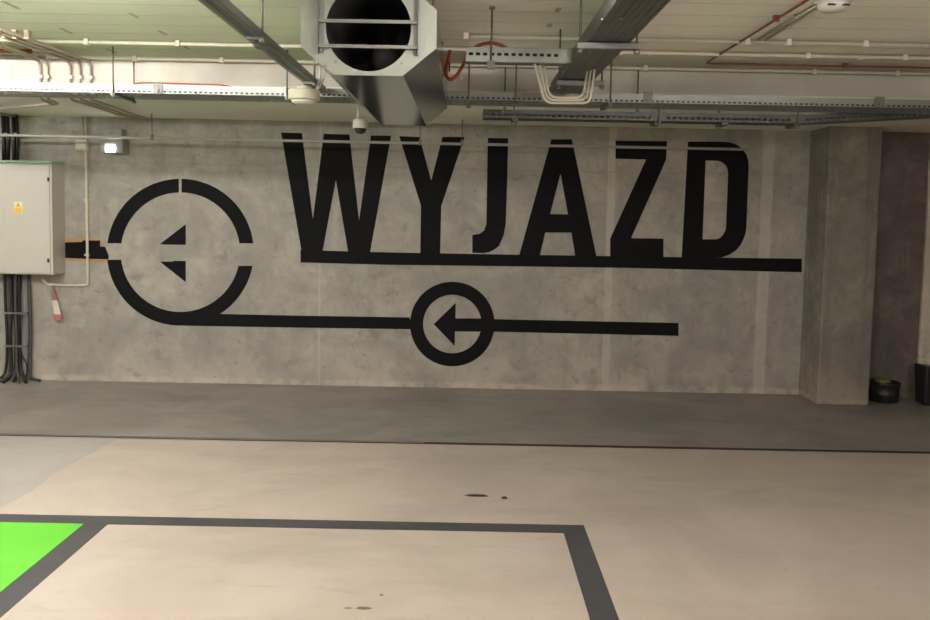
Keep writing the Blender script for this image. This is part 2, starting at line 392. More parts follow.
# ------------------------------------------------------------------ jet fan
FY0, FY1 = 3.40, 5.335
fc = hy(368.5, 28, FY0); fx, fz = fc.x, fc.z
hw, hh, ccx, ccz = .268, .184, .132, .110
def octo(y, s=1.0, d=0.0):
    w, h_, a, b_ = hw-d, hh-d, ccx-d*.4, ccz-d*.4
    q = [(-w, -h_+b_), (-w+a, -h_), (w-a, -h_), (w, -h_+b_), (w, h_-b_), (w-a, h_), (-w+a, h_), (-w, h_-b_)]
    return [Vector((fx+u, y, fz+v)) for u, v in q]
fan = empty('jet_fan', (fx, 4.4, fz+hh), 'octagonal galvanized jet fan hanging under the ceiling with round dark mouth', 'fan')
m = MB(); A, B, Ai, Bi = [[m.b.verts.new(p) for p in octo(y, d=d)] for y, d in ((FY0+.004, 0), (FY1, 0), (FY0+.004, .003), (FY1, .003))]
for k in range(8):
    j = (k+1) % 8
    for q in ((A[k], A[j], B[j], B[k]), (Ai[j], Ai[k], Bi[k], Bi[j]), (B[k], B[j], Bi[j], Bi[k]), (A[j], A[k], Ai[k], Ai[j])): m.b.faces.new(q)
m.build('casing', 'fan_sheet_metal', fan)
RC = .168; circ = lambda y, r, n=56: [Vector((fx+r*math.cos(2*PI*k/n), y, fz+r*math.sin(2*PI*k/n))) for k in range(n)]
MB().plate([octo(FY0), circ(FY0, RC)], Vector((0, .004, 0))).build('front_plate', 'fan_front_sheet', fan)
MB().plate([octo(FY1-.004, d=.003), circ(FY1-.004, RC)], Vector((0, .004, 0))).build('rear_plate', 'fan_front_sheet', fan)
m = MB(); m.tube([(fx, FY0+.002, fz), (fx, FY1-.002, fz)], RC+.001, 48, caps=False); m.build('inner_duct', 'dark_interior', fan)
m = MB(); m.lathe([(0, 4.0), (.03, 4.005), (.055, 4.03), (.065, 4.08), (.065, 4.42), (0, 4.42)], (fx, 0, fz), 'y'); mo = m.build('motor', 'motor_grey', fan)
m = MB()
for k in range(7):
    a = 2*PI*k/7; u = Vector((math.cos(a), 0, math.sin(a))); v = Vector((-math.sin(a), 0, math.cos(a))); y = Vector((0, 1, 0))
    c0 = Vector((fx, 4.12, fz)); q = [c0+u*.06-v*.018-y*.03, c0+u*.06+v*.018+y*.03, c0+u*.16+v*.04+y*.012, c0+u*.16-v*.04-y*.012]
    vs = [m.b.verts.new(p) for p in q]+[m.b.verts.new(p+y*.004) for p in q]
    for ff in ((0, 1, 2, 3), (7, 6, 5, 4), (0, 4, 5, 1), (1, 5, 6, 2), (2, 6, 7, 3), (3, 7, 4, 0)): m.b.faces.new([vs[i] for i in ff])
m.build('blades', 'dark_interior', mo)
xa, xb = hy(321.5, 30, FY0).x, hy(416, 30, FY0).x; zt = fz+.172; zb = hy(320, 54, FY0).z
for x in (xa, xb):
    s_ = 1 if x == xa else -1
    fl = MB().box(x-.010, x+.010, FY0-.004, FY0, zb, zt).box(x-.010*s_-.0015, x-.010*s_+.0015, FY0-.032, FY0, zb, zt).build('flange', 'dull_zinc', fan)
    for zz in (zb+.015, hy(368, 22, FY0).z, zt-.03): MB().cyl((x+.002*s_, FY0-.012, zz), (x+.002*s_, FY0-.004, zz), .007, 6).build('bolt', 'threaded_steel', fl)
for py in (22.5, 47.5):
    z0 = hy(368, py, FY0).z
    MB().box(xa-.008, xb+.008, FY0-.024, FY0-.012, z0-.0065, z0+.0065).build('guard_rail', 'dull_zinc', fan)
for (px, py) in ((335.5, 61.5), (401.5, 63.5), (325.5, 66)):
    q = hy(px, py, FY0); MB().cyl((q.x, FY0-.003, q.z), (q.x, FY0, q.z), .0045, 8).build('rivet', 'threaded_steel', fan)
# folded seam strips of the underside
zb_ = fz-hh
MB().box(fx+hw-ccx-.004, fx+hw-ccx+.004, FY0+.01, FY1-.01, zb_-.003, zb_+.001).build('seam', 'fan_sheet_metal', fan)
for x in (fx-hw+.03, fx+hw-.03):
    for y in (3.75, 5.0):
        br = MB().box(x-.02, x+.02, y-.02, y+.02, fz+hh-ccz-.02, fz+hh-ccz+.06).build('bracket', 'dull_zinc', fan)
        MB().cyl((x, y, fz+hh-ccz+.05), (x, y, SLAB), .005, 8).build('hanger_rod', 'threaded_steel', br)
# isolator box with orange cable on the fan's right side
ix = fx+hw
iso = empty('isolator_box', (ix+.01, 4.55, 2.36), 'small yellow isolator box on the right flank of the jet fan', 'switch')
q = hy(446, 68, 4.6)
MB().box(ix-.001, ix+.022, 4.56, 4.64, q.z-.035, q.z+.05).build('housing', 'yellow_plastic', iso, .004)
MB().box(ix+.022, ix+.03, 4.585, 4.615, q.z-.02, q.z+.03).build('handle', 'black_plastic', iso, .003)
pts = [hy(*a) for a in ((443.5, 50, 4.55), (443.5, 66, 4.55), (444.5, 75, 4.5), (450, 79.5, 4.45), (456, 76, 4.42), (462, 67, 4.4), (467, 57, 4.4), (472, 50, 4.42), (480, 45, 4.42), (491, 43.2, 4.42), (502, 45.5, 4.42), (509, 49.5, 4.42), (530, 53, 4.38), (560, 56, 4.36), (572, 60, 4.4))]
pts[0].x = max(pts[0].x, ix+.03); 
for p in pts[:3]: p.x = max(p.x, ix+.012)
def smooth(pts, n=5):
    out = []; Q = [pts[0]]+list(pts)+[pts[-1]]
    for i in range(1, len(Q)-2):
        p0, p1, p2, p3 = Q[i-1:i+3]
        for k in range(n):
            t = k/n; out.append(.5*((2*p1)+(p2-p0)*t+(2*p0-5*p1+4*p2-p3)*t*t+(3*p1-p0-3*p2+p3)*t**3))
    return out+[pts[-1]]
tag(MB().tube(smooth(pts), .009, 8).build('fire_cable', 'orange_cable'), 'orange cable looping from the jet fan onto the perforated channel', 'cable')

# ------------------------------------------------------------------ cable trays
def slotted(m, x0, x1, z0, z1, y0, y1, pitch, slot, lo=.32, hi=.68):
    """vertical perforated strip along x"""
    za, zb = z0+(z1-z0)*lo, z0+(z1-z0)*hi
    m.box(x0, x1, y0, y1, z0, za); m.box(x0, x1, y0, y1, zb, z1); x = x0
    while x < x1: m.box(x, min(x+pitch-slot, x1), y0, y1, za, zb); x += pitch
def rod(x, y, z0, z1, par, nut=True):
    r = MB().cyl((x, y, z0), (x, y, z1), .005, 8).build('hanger_rod', 'threaded_steel', par)
    if nut:
        MB().cyl((x, y, z0-.012), (x, y, z0+.006), .013, 6).build('nut', 'galvanized_steel', r)
    return r
def strut(x0, x1, y, z, par, w=.03, mat='dull_zinc'):
    m = MB(); m.box(x0, x1, y-w/2, y+w/2, z-.003, z); m.box(x0, x1, y-w/2, y-w/2+.003, z-.026, z); m.box(x0, x1, y+w/2-.003, y+w/2, z-.026, z)
    return m.build('support_strut', mat, par)
# main tray across the room
TY0, TY1, TZ0, TZ1 = 5.36, 5.66, 2.338, 2.392
main = empty('main_cable_tray', (0, 5.5, TZ0), 'long galvanized cable tray spanning the whole width below the ceiling beam', 'cable tray')
XA, XB = -5.5, 4.6
m = MB(); slotted(m, XA, XB, TZ0, TZ1, TY0, TY0+.002, .032, .017, .14, .34); m.build('side_rail', 'galvanized_steel', main)
m = MB(); slotted(m, XA, XB, TZ0, TZ1, TY1-.002, TY1, .032, .017, .14, .34); m.build('side_rail', 'galvanized_steel', main)
m = MB(); ys = [TY0, TY0+.05, TY0+.075, TY0+.14, TY0+.165, TY0+.225, TY0+.25, TY1]
for k in range(0, 8, 2): m.box(XA, XB, ys[k], ys[k+1], TZ0, TZ0+.002)
x = XA
while x < XB: m.box(x, x+.025, TY0, TY1, TZ0+.0001, TZ0+.0021); x += .055
m.build('tray_base', 'galvanized_steel', main)
for px, pyt, yy in ((113, 47, TY0-.006), (134, 60, TY1+.006), (287, 75, TY0-.006), (469, 60, TY0-.006), (505, 78, TY1+.006), (516, 62, TY0-.006), (611, 60, TY0-.006), (638, 62, TY1+.006)):
    x = hy(px, (pyt+95)/2, yy).x
    rod(x, yy, TZ0-.015, SLAB, main)
for px in (113, 287, 469, 611):
    x = hy(px, 80, TY0).x
    m = MB(); m.box(x-.015, x+.015, TY0-.012, TY1+.012, TZ0-.014, TZ0-.001); m.build('support_strut', 'dull_zinc', main)
m = MB()
for px in (158, 648, 880):
    x = hy(px, 92, TY0).x
    m = MB(); m.box(x-.03, x+.03, TY0-.006, TY0, TZ0+.005, TZ1+.012); m.cyl((x, TY0-.018, TZ0+.02), (x, TY0-.004, TZ0+.02), .012, 6); m.build('splice_plate', 'dull_zinc', main)
# dirt / cables lying in the main tray
for k, (yy, mt, lab) in enumerate(((5.42, 'black_cable', 'front black cable lying in the main cable tray'), (5.50, 'grey_cable', 'grey cable lying in the middle of the main cable tray'), (5.60, 'black_cable', 'rear black cable lying in the main cable tray'))):
    pts = [Vector((x, yy+.012*math.sin(x*2+k), TZ0+.018)) for x in [XA+.1+i*.25 for i in range(39)]]
    tag(MB().tube(pts, .012, 6).build('power_cable', mt), lab, 'cable', 'cables in the main tray')
p0 = hy(129, 85.6, 5.40); pr = [Vector((p0.x, 5.45, 2.375)), Vector((p0.x+.06, 5.37, 2.401)), Vector((hy(165, 86, 5.37).x, 5.365, 2.404)), Vector((hy(200, 86, 5.37).x, 5.365, 2.402)), Vector((hy(222, 86, 5.37).x, 5.37, 2.400)), Vector((hy(246, 89, 5.39).x, 5.41, 2.375))]
tag(MB().tube(smooth(pr), .0055, 8).build('red_cable', 'red_cable'), 'thin red cable on the left part of the main cable tray', 'cable')

# second, lower tray at the right
T2 = empty('lower_cable_tray', (1.4, 5.8, 2.28), 'dark perforated cable tray at the right that kinks upwards near the column', 'cable tray')
y0, y1 = 5.76, 5.90; z0, z1 = 2.272, 2.330
xs = hy(483, 114, y0).x; xk = hy(797, 118, y0).x; xe = 3.55
def seg(m, xa, xb, dza, dzb, lo=.25, hi=.55):
    nseg = max(2, int((xb-xa)/.04))
    for i in range(nseg):
        a, b = xa+(xb-xa)*i/nseg, xa+(xb-xa)*(i+1)/nseg
        f = lambda x: dza+(dzb-dza)*(x-xa)/(xb-xa)
        def qd(a, b, za, zb, ya, yb):
            v = [m.b.verts.new(p) for p in ((a, ya, za+f(a)), (b, ya, za+f(b)), (b, ya, zb+f(b)), (a, ya, zb+f(a)), (a, yb, za+f(a)), (b, yb, za+f(b)), (b, yb, zb+f(b)), (a, yb, zb+f(a)))]
            for ff in ((0, 1, 2, 3), (7, 6, 5, 4), (0, 4, 5, 1), (3, 2, 6, 7), (0, 3, 7, 4), (1, 5, 6, 2)): m.b.faces.new([v[k] for k in ff])
        h = z1-z0
        for ya in (y0, y1-.002):
            qd(a, b, z0, z0+h*lo, ya, ya+.002); qd(a, b, z0+h*hi, z1, ya, ya+.002); qd(a, a+(b-a)*.4, z0+h*lo, z0+h*hi, ya, ya+.002)
        qd(a, a+(b-a)*.55, z0, z0+.002, y0, y1); qd(a, b, z0, z0+.002, y0, y0+.05); qd(a, b, z0, z0+.002, y1-.05, y1)
m = MB(); seg(m, xs, xk, 0, 0); m.build('tray_section', 'dark_zinc', T2)
m = MB(); seg(m, xk, xe, 0, .095); m.build('tray_section', 'dark_zinc', T2)
for px, w in ((658, .05), (797, .05)):
    x = hy(px, 118, y0).x
    MB().box(x-w, x+w, y0-.006, y0-.001, z0+.012, z1+.005).build('splice_plate', 'threaded_steel', T2)
    MB().box(x-.02, x+.02, y0-.01, y1+.01, z0-.022, z0-.002).build('support_strut', 'threaded_steel', T2)
    rod(x, y0-.012, z0-.02, SOF, T2); MB().box(x-.035, x+.035, y0-.04, y0+.02, SOF-.012, SOF).build('ceiling_clamp', 'threaded_steel', T2)
for px in (515, 725):
    x = hy(px, 118, y0).x; MB().box(x-.02, x+.02, y0-.01, y1+.01, z0-.018, z0-.002).build('support_strut', 'threaded_steel', T2); rod(x, y1+.008, z0-.016, SOF, T2)
tag(MB().tube([Vector((xs+.05+i*.12, 5.82+.01*math.sin(i), z0+.014)) for i in range(17)], .010, 6).build('power_cable', 'black_cable'), 'black cable lying in the lower perforated tray', 'cable')

# narrow channel running to the wall, left
nc = empty('narrow_cable_channel', (-.93, 4.0, 2.36), 'narrow galvanized channel slanting across the ceiling left of the jet fan', 'cable tray')
x0, x1 = -.952, -.882
m = MB(); m.box(x0, x1, .6, 5.33, 2.36, 2.362); m.box(x0, x0+.002, .6, 5.33, 2.36, 2.395); m.box(x1-.002, x1, .6, 5.33, 2.36, 2.395); m.build('channel', 'galvanized_steel', nc)
MB().box(x0+.02, x0+.032, .6, 5.33, 2.357, 2.3601).build('rib', 'dull_zinc', nc)
MB().box(x1-.032, x1-.02, .6, 5.33, 2.357, 2.3601).build('rib', 'dull_zinc', nc)
m = MB().box(x0-.004, x1+.004, 3.8, 3.9, 2.354, 2.3575).build('joint_plate', 'dull_zinc', nc)
for y in (1.4, 3.62, 4.85):
    MB().box(x0+.02, x1+.022, y-.009, y+.009, 2.343, 2.355).build('support_strut', 'dull_zinc', nc); rod(x1+.014, y, 2.345, SLAB, nc)

# wide tray full of cables, right of the fan
lx0, lx1 = .492, .671
lad = empty('cable_ladder', (.58, 3.8, 2.36), 'dark cable ladder packed with cables running towards the wall, right of the fan', 'cable tray')
MB().box(lx0, lx0+.003, .6, 5.15, 2.36, 2.42).build('side_rail', 'dark_zinc', lad)
MB().box(lx1-.003, lx1, .6, 5.15, 2.36, 2.42).build('side_rail', 'dull_zinc', lad)
y = .6
while y < 5.12: MB().box(lx0, lx1, y, y+.022, 2.358, 2.364).build('rung', 'dull_zinc', lad); y += .45
MB().box(lx0, lx1, .6, 5.15, 2.3585, 2.3600).build('tray_base', 'dark_zinc', lad)
m = MB(); 
for k in range(7):
    xx = lx0+.012+k*.0255; MB().box(xx, xx+.006, .6, 5.15, 2.3555, 2.3585).build('base_rib', 'dull_zinc' if k % 2 else 'threaded_steel', lad)
for k, (py, a, b) in enumerate(((44, 577, 640), (81.5, 557, 604))):
    q0, q1 = hz(a, py, 2.345), hz(b, py+1, 2.345); yy = (q0.y+q1.y)/2
    strut(q0.x, q1.x, yy, 2.352, lad); rod(q0.x+.012, yy, 2.32, SLAB, lad); rod(q1.x-.012, yy, 2.32, SLAB, lad)
m = MB()
for (px, py) in ((602, 19), (621, 18.5), (636.5, 19), (589.5, 52.5), (601, 60)):
    q = hz(px, py, 2.354); MB().cyl((q.x, q.y, 2.350), (q.x, q.y, 2.357), .006, 8).build('bolt', 'galvanized_steel', lad)
for k in range(9):
    xx = lx0+.016+k*.0185; zz = 2.372+.004*(k % 2); ye = 5.02+.1*random.random()
    pts = [Vector((xx+.003*math.sin(i*1.3+k), .62+i*(ye-.62)/20, zz)) for i in range(21)]
    # the ends dip from the ladder into the main tray
    pts += [Vector((xx, ye+.10, zz-.004)), Vector((xx+.01*(k-4)*.3, ye+.2, 2.40)), Vector((xx+.006*(k-4), TY0+.05, 2.405)), Vector((xx+.01*(k-4), TY0+.12, 2.385))]
    tag(MB().tube(pts, .0085, 6).build('power_cable', ['black_cable', 'grey_cable', 'black_cable'][k % 3]), 'cable bundled in the cable ladder right of the fan', 'cable', 'cables in the ladder')

# perforated channel from the fan to the ladder
pc = empty('perforated_channel', (.25, 4.2, 2.36), 'short galvanized perforated channel between the fan and the cable ladder', 'cable tray')
px0 = hy(466, 55, 4.15).x; yc0, yc1 = 4.14, 4.22
m = MB(); slotted(m, px0, .44, 2.362, 2.43, yc0, yc0+.002, .034, .020, .42, .62); m.build('front_rail', 'galvanized_steel', pc)
m = MB(); m.box(px0, .44, yc1-.002, yc1, 2.362, 2.385); m.build('rear_rail', 'galvanized_steel', pc)
MB().box(px0, .46, yc0, yc1, 2.360, 2.362).build('channel_base', 'dull_zinc', pc)
tag(MB().tube([Vector((px0+.01, yc0+.04, 2.39)), Vector((.2, yc0+.035, 2.395)), Vector((.45, yc0+.04, 2.39))], .022, 8).build('power_cable', 'black_cable'), 'thick black cable added inside the short perforated channel by the fan to darken its slots', 'cable')  # added behind the slots so that they read dark
m = MB(); pv = []
for k in range(9):
    a = PI/2*k/8; pv.append((.44+.07*math.sin(a), yc0-.06*(1-math.cos(a))))
for (xa_, ya_), (xb_, yb_) in zip(pv, pv[1:]):
    v = [m.b.verts.new(p) for p in ((xa_, ya_, 2.36), (xb_, yb_, 2.36), (xb_, yb_, 2.43), (xa_, ya_, 2.43), (xa_, ya_+.004, 2.36), (xb_, yb_+.004, 2.36), (xb_, yb_+.004, 2.43), (xa_, ya_+.004, 2.43))]
    for ff in ((0, 1, 2, 3), (7, 6, 5, 4), (0, 4, 5, 1), (3, 2, 6, 7), (0, 3, 7, 4), (1, 5, 6, 2)): m.b.faces.new([v[i] for i in ff])
m.build('curved_fitting', 'galvanized_steel', pc)
for px in (491.5,):
    x = hy(px, 40, 4.13).x; r_ = rod(x, yc0-.008, 2.35, SLAB, pc, False)
    MB().box(x-.018, x+.018, yc0-.02, yc0, 2.325, 2.365).build('clamp', 'threaded_steel', r_)
    MB().box(x-.014, x+.014, yc0-.022, yc0+.006, SLAB-.012, SLAB-.002).build('ceiling_nut', 'threaded_steel', r_)
# white conduits dropping from it
for k, (xa_, xb_, zz, dy) in enumerate(((534, 590, 0, 0), (539, 587, 2.8, .03), (544, 584, 5.4, .06))):
    pts = [hy(xa_, 61, 4.17+dy), hy(545+k*2.2, 103-zz, 4.20+dy), hy(590-k*3.5, 103.2-zz, 4.24+dy), hy(594-k*3.5, 88-zz*.4, 4.24+dy)]
    pts[0].z = 2.372; pts[-1].z = 2.352
    tag(MB().tube(arc_pts(pts, .04), .0062, 8).build('white_conduit', 'cream_conduit'), ['outermost of three pale conduits looping under the cable ladder', 'middle of three pale conduits looping under the cable ladder', 'innermost of three pale conduits looping under the cable ladder'][k], 'conduit', 'pale conduits looping under the ladder')

# ------------------------------------------------------------------ ceiling conduits with clips
def clipped(name, pts, r, mat, label, clips, group=None, cmat='cream_conduit', zc=SLAB):
    root = empty(name, pts[0], label, 'conduit', group)
    MB().tube(arc_pts(pts, .05) if len(pts) > 2 else pts, r, 8).build('pipe', mat, root)
    for c in clips: MB().box(c[0]-.014, c[0]+.014, c[1]-r*1.7, c[1]+r*1.7, c[2]-r*1.5, zc-.0005).build('clip', cmat, root, .002)
    return root
def ceil_line(y, r, xa, xb, mat, label, pxs, name='ceiling_conduit', dz=0):
    z = SLAB-r-.008
    clipped(name, [Vector((xa, y, z)), Vector((xb, y, z))], r, mat, label, [(hy(p, 45, y).x, y, z) for p in pxs], 'conduits across the ceiling')
yA = hz(200, 44.5, 2.60).y; yB = 5.66; yC = hz(740, 42, 2.60).y
ceil_line(yA, .011, -7, 6, 'cream_conduit', 'pale conduit across the ceiling, middle of three, passing behind the fan', (87, 178, 620, 808, 905))
ceil_line(yA+.045, .009, .3, 6, 'grey_conduit', 'thin greyish conduit close behind the middle ceiling conduit, right side only', (650, 860))
ceil_line(yB, .011, -7, 6, 'cream_conduit', 'pale conduit in the corner where ceiling meets the beam', (49, 135, 222, 646, 815, 898))
ceil_line(yC, .011, .0, 6, 'grey_conduit', 'nearest ceiling conduit, right of the fan only', (466, 747, 788, 865))
# red sprinkler pipe with elbow and red stub at the left
z = SLAB-.02
a = hz(806, 0, z); b = hz(706, 63.5, z); xr_ = (a.x+b.x)/2
red = clipped('red_pipe', [Vector((xr_, .5, z)), Vector((xr_, b.y, z)), Vector((6, b.y+.0, z))], .0065, 'red_pipe', 'thin dark red pipe turning right across the ceiling at the right', [(xr_, 4.2, z), (hy(845, 66, b.y).x, b.y, z)], None, 'red_pipe')
red['category'] = 'pipe'
q = hz(0, 50, SLAB-.02)
tag(MB().tube([Vector((-6, q.y, SLAB-.022)), Vector((hz(34, 52, SLAB-.02).x, q.y+.02, SLAB-.022))], .014, 8).build('red_pipe', 'red_pipe'), 'short dark red pipe on the ceiling at the far left edge', 'pipe')
# smoke detector at the upper right with its conduits
d = hz(833, 7, 2.575); det = empty('smoke_detector', (d.x, d.y, SLAB), 'round white smoke detector on the ceiling at the upper right', 'smoke detector')
MB().lathe([(.085, SLAB), (.085, SLAB-.018), (.07, SLAB-.03)], (d.x, d.y, 0)).build('detector_base', 'white_plastic', det)
MB().lathe([(.068, SLAB-.028), (.066, SLAB-.045), (.05, SLAB-.062), (.0, SLAB-.066)], (d.x, d.y, 0)).build('sensor_head', 'white_plastic', det)
for s_ in (-.03, .03):
    MB().box(d.x+s_-.018, d.x+s_+.018, d.y-.062, d.y-.055, SLAB-.052, SLAB-.044).build('vent_slot', 'black_plastic', det)
for k, (ox, lab) in enumerate(((-.03, 'left of two thin conduits leading to the smoke detector at upper right'), (.01, 'right of two thin conduits leading to the smoke detector at upper right'))):
    clipped('detector_conduit', [Vector((d.x+ox, d.y+.05, SLAB-.012)), Vector((d.x+ox, yC-.03, SLAB-.012))], .007, 'grey_conduit', lab, [(d.x+ox, d.y+.35+k*.2, SLAB-.012)], 'thin conduits to the smoke detector', 'brown_conduit')

# hanging smoke detector left of the fan
q = hy(305, 95, 5.0); q.y = 5.0
hd = empty('hanging_detector', (q.x, q.y, q.z), 'cylindrical cream detector hanging left of the fan below the narrow channel', 'smoke detector')
MB().lathe([(.088, .028), (.092, .022), (.092, -.025), (.087, -.030)], (q.x-.005, q.y, q.z)).build('detector_base', 'cream_conduit', hd)
MB().lathe([(.075, -.029), (.07, -.045), (.045, -.055), (0, -.058)], (q.x-.005, q.y, q.z)).build('sensor_head', 'white_plastic', hd)
MB().lathe([(.05, .027), (.045, .05), (.02, .055)], (q.x-.005, q.y, q.z)).build('cap', 'cream_conduit', hd)
MB().cyl((q.x-.03, q.y, q.z+.04), (q.x-.03, q.y, 2.359), .005, 8).build('hanger_rod', 'threaded_steel', hd)
for k in range(2):
    xx = q.x+.085+k*.022
    tag(MB().tube([Vector((q.x+.065+.008*k, q.y, q.z+.026)), Vector((xx+.004, q.y-.01, q.z+.1)), Vector((xx+.004, q.y-.02, SLAB-.0))], .0075, 6).build('white_cable', 'white_plastic'), ['left of two white cables dropping to the hanging detector', 'right of two white cables dropping to the hanging detector'][k], 'cable', 'white cables to the hanging detector')

# dome camera
q = hy(360.5, 124.5, 5.80)
dc = empty('dome_camera', (q.x, 5.80, q.z), 'white dome security camera with dark glass below the left end of the fan', 'camera')
MB().lathe([(.02, .04), (.045, .032), (.052, .022), (.052, -.022), (.047, -.026)], (q.x, 5.80, q.z)).build('body', 'white_plastic', dc)
MB().lathe([(.042, -.026), (.040, -.04), (.028, -.058), (0, -.066)], (q.x, 5.80, q.z)).build('dome', 'black_plastic', dc)
MB().cyl((q.x-.015, 5.80, q.z+.03), (q.x-.015, 5.80, SOF), .013, 12).build('stem', 'cream_conduit', dc)
MB().lathe([(.03, 0), (.03, -.012)], (q.x-.015, 5.80, SOF-.0005)).build('ceiling_plate', 'brown_conduit', dc)

# long glossy pipe in front of the wall
py_ = 7.46; pz = hy(462, 144, py_).z
wp = empty('hanging_wall_pipe', (0, py_, pz), 'long thin pale pipe hung in front of the wall across the tops of the letters', 'pipe')
xa_, xb_ = -6.0, hy(749, 148, py_).x
MB().tube([(xa_, py_, pz), (xb_, py_, pz)], .0125, 10).build('pipe', 'gloss_pipe', wp)
for px in (152, 420, 462):
    x = hy(px, 140, py_).x
    MB().cyl((x, py_, pz+.01), (x, py_, SOF), .004, 6).build('hanger_rod', 'threaded_steel', wp)
    MB().box(x-.012, x+.012, py_-.017, py_+.017, pz-.017, pz+.03).build('clip', 'dull_zinc', wp, .003)

# ------------------------------------------------------------------ conduits coming down the beam at the left
labs = ['leftmost', 'second from left', 'middle', 'second from right', 'rightmost']
for k, px in enumerate((40, 47, 70, 79.5, 90)):
    x = hy(px, 80, 5.70).x; yf = BY-.016; r = .0095
    zs = SLAB-.036-.0
    pts = [Vector((x-.02*k, 3.6, zs)), Vector((x, yf, zs)), Vector((x, yf, 2.335))]
    if k < 2: pts += [Vector((x-.12, 6.1, 2.35)), Vector((-4.13+.035*k, 7.3, 2.425)), Vector((-4.13+.035*k, WY-.02, 2.425))]
    else: pts += [Vector((x-.05, 6.2, 2.345)), Vector((x-.30, 7.2, 2.40)), Vector((x-.38, WY-.012, 2.425))]
    o = clipped('beam_conduit', pts, r, 'brown_conduit', labs[k]+' of five brownish conduits bending down over the beam at upper left', [(x, 4.9, zs)], 'brown conduits bending over the beam', 'brown_conduit')
    MB().box(x-.017, x+.017, BY-.026, BY, SOF+.03, SOF+.05).build('clip', 'cream_conduit', o)

# ------------------------------------------------------------------ wall devices at the left
q0, q1 = hy(74.5, 139.5, 7.78), hy(86.5, 150.5, 7.78)
jb = empty('junction_box', ((q0.x+q1.x)/2, WY, q1.z), 'small cream junction box on the wall left of the emergency light', 'junction box')
MB().box(q0.x, q1.x, 7.79, WY, q1.z, q0.z).build('box_body', 'cream_conduit', jb, .006)
MB().box(q0.x+.008, q1.x-.008, 7.783, 7.7905, q1.z+.008, q0.z-.008).build('lid', 'cream_conduit', jb, .003)
cw = WY-.016
a = hy(86.5, 152, cw); b = hy(87.8, 285.5, cw); c_ = hy(47, 285, cw); d_ = hy(42.5, 279.5, cw-.05)
root = empty('wall_conduit', b, 'cream conduit running down the wall right of the cabinet and turning left below it', 'conduit')
MB().tube(arc_pts([Vector((b.x, cw, SOF)), Vector((b.x, cw, b.z)), Vector((c_.x, cw, b.z)), Vector((d_.x, d_.y, d_.z))], .03), .0125, 10).build('pipe', 'cream_conduit', root)
for py in (200, 255): q = hy(87, py, cw); MB().box(q.x-.02, q.x+.02, cw-.016, WY, q.z-.01, q.z+.01).build('clip', 'cream_conduit', root, .002)
q = hy(82.5, 130, cw); 
tag(MB().tube(arc_pts([Vector((q.x, cw, SOF)), Vector((q.x, cw, q0.z-.002))], .01), .009, 8).build('wall_conduit', 'grey_conduit'), 'short thin conduit from the soffit down into the cream junction box', 'conduit')
# emergency light
q0, q1 = hy(99, 127.5, 7.66), hy(121.5, 153, 7.66)
el = empty('emergency_light', ((q0.x+q1.x)/2, WY, q1.z), 'small grey emergency light glowing white on the wall at upper left', 'lamp')
zm = q0.z-(q0.z-q1.z)*.36
MB().box(q0.x+.01, q1.x-.02, 7.72, WY, zm, q0.z).build('upper_housing', 'housing_grey', el, .008)
MB().box(q0.x+.02, q0.x+.085, 7.714, 7.7205, zm+.01, q0.z-.012).build('cover', 'clear_plastic', el, .003)
MB().box(q1.x-.07, q1.x-.03, 7.714, 7.7205, zm+.01, q0.z-.012).build('cover', 'clear_plastic', el, .003)
MB().box(q0.x, q1.x, 7.68, WY, q1.z, zm-.012).build('lower_housing', 'housing_grey', el, .01)
glow('emergency_glow', c4(1, .98, .93), 6)
l0_, l1_ = hy(105.5, 144.8, 7.672), hy(114.8, 152.3, 7.672)
MB().box(l0_.x, l1_.x, 7.668, 7.6805, l1_.z, l0_.z).build('lens', 'emergency_glow', el, .003)
MB().box((q0.x+q1.x)/2-.02, (q0.x+q1.x)/2+.02, 7.76, WY, zm-.014, zm+.002).build('bracket', 'dull_zinc', el)

# electrical cabinet
cfy = 7.60; R = hy(52.2, 220, cfy).x; top = hy(52, 163.5, cfy).z; bot = hy(52, 275, cfy).z; L = R-.92
cab = empty('electrical_cabinet', ((L+R)/2, 7.72, bot), 'grey-white metal electrical cabinet on the wall at the left edge, warning sticker on its door', 'cabinet')
MB().box(L, R, cfy+.012, WY, bot, top).build('body', 'cabinet_side_paint', cab, .004)
dr = MB().box(L+.02, R-.022, cfy, cfy+.011, bot+.012, top-.014).build('door', 'cabinet_paint', cab, .003)
MB().box(R-.016, R, cfy+.002, cfy+.013, bot, top).build('door_frame', 'cabinet_paint', cab)
MB().box(L-.01, R+.008, cfy-.012, WY, top+.0005, top+.022).build('canopy', 'cabinet_top_reflection', cab, .003)
for py in (179.5, 260.5):
    q = hy(48.5, py, cfy); MB().box(q.x-.009, q.x+.009, cfy-.008, cfy, q.z-.018, q.z+.018).build('hinge', 'black_plastic', dr, .002)
a, b = hy(14, 201.5, cfy), hy(22.5, 213.5, cfy)
st = MB().box(a.x, b.x, cfy-.001, cfy, b.z, a.z).build('warning_sticker', 'label_cream', dr)
za, zb2 = a.z, b.z; hh_ = za-zb2
MB().box(a.x+.004, b.x-.004, cfy-.0016, cfy-.0009, zb2+.004, zb2+hh_*.45).build('sticker_text_panel', 'label_yellow', st)
mx = (a.x+b.x)/2
MB().plate([[Vector((mx-.026, cfy-.0016, zb2+hh_*.5)), Vector((mx+.026, cfy-.0016, zb2+hh_*.5)), Vector((mx, cfy-.0016, za-.006))]], Vector((0, .0007, 0))).build('warning_triangle', 'label_yellow', st)
MB().plate([[Vector((mx+u*.001, cfy-.002, zb2+hh_*.5+v*.001)) for u, v in ((-4, 22), (2, 34), (1, 24), (5, 24), (-2, 8), (0, 19))]], Vector((0, .0005, 0))).build('lightning_bolt', 'black_plastic', st)
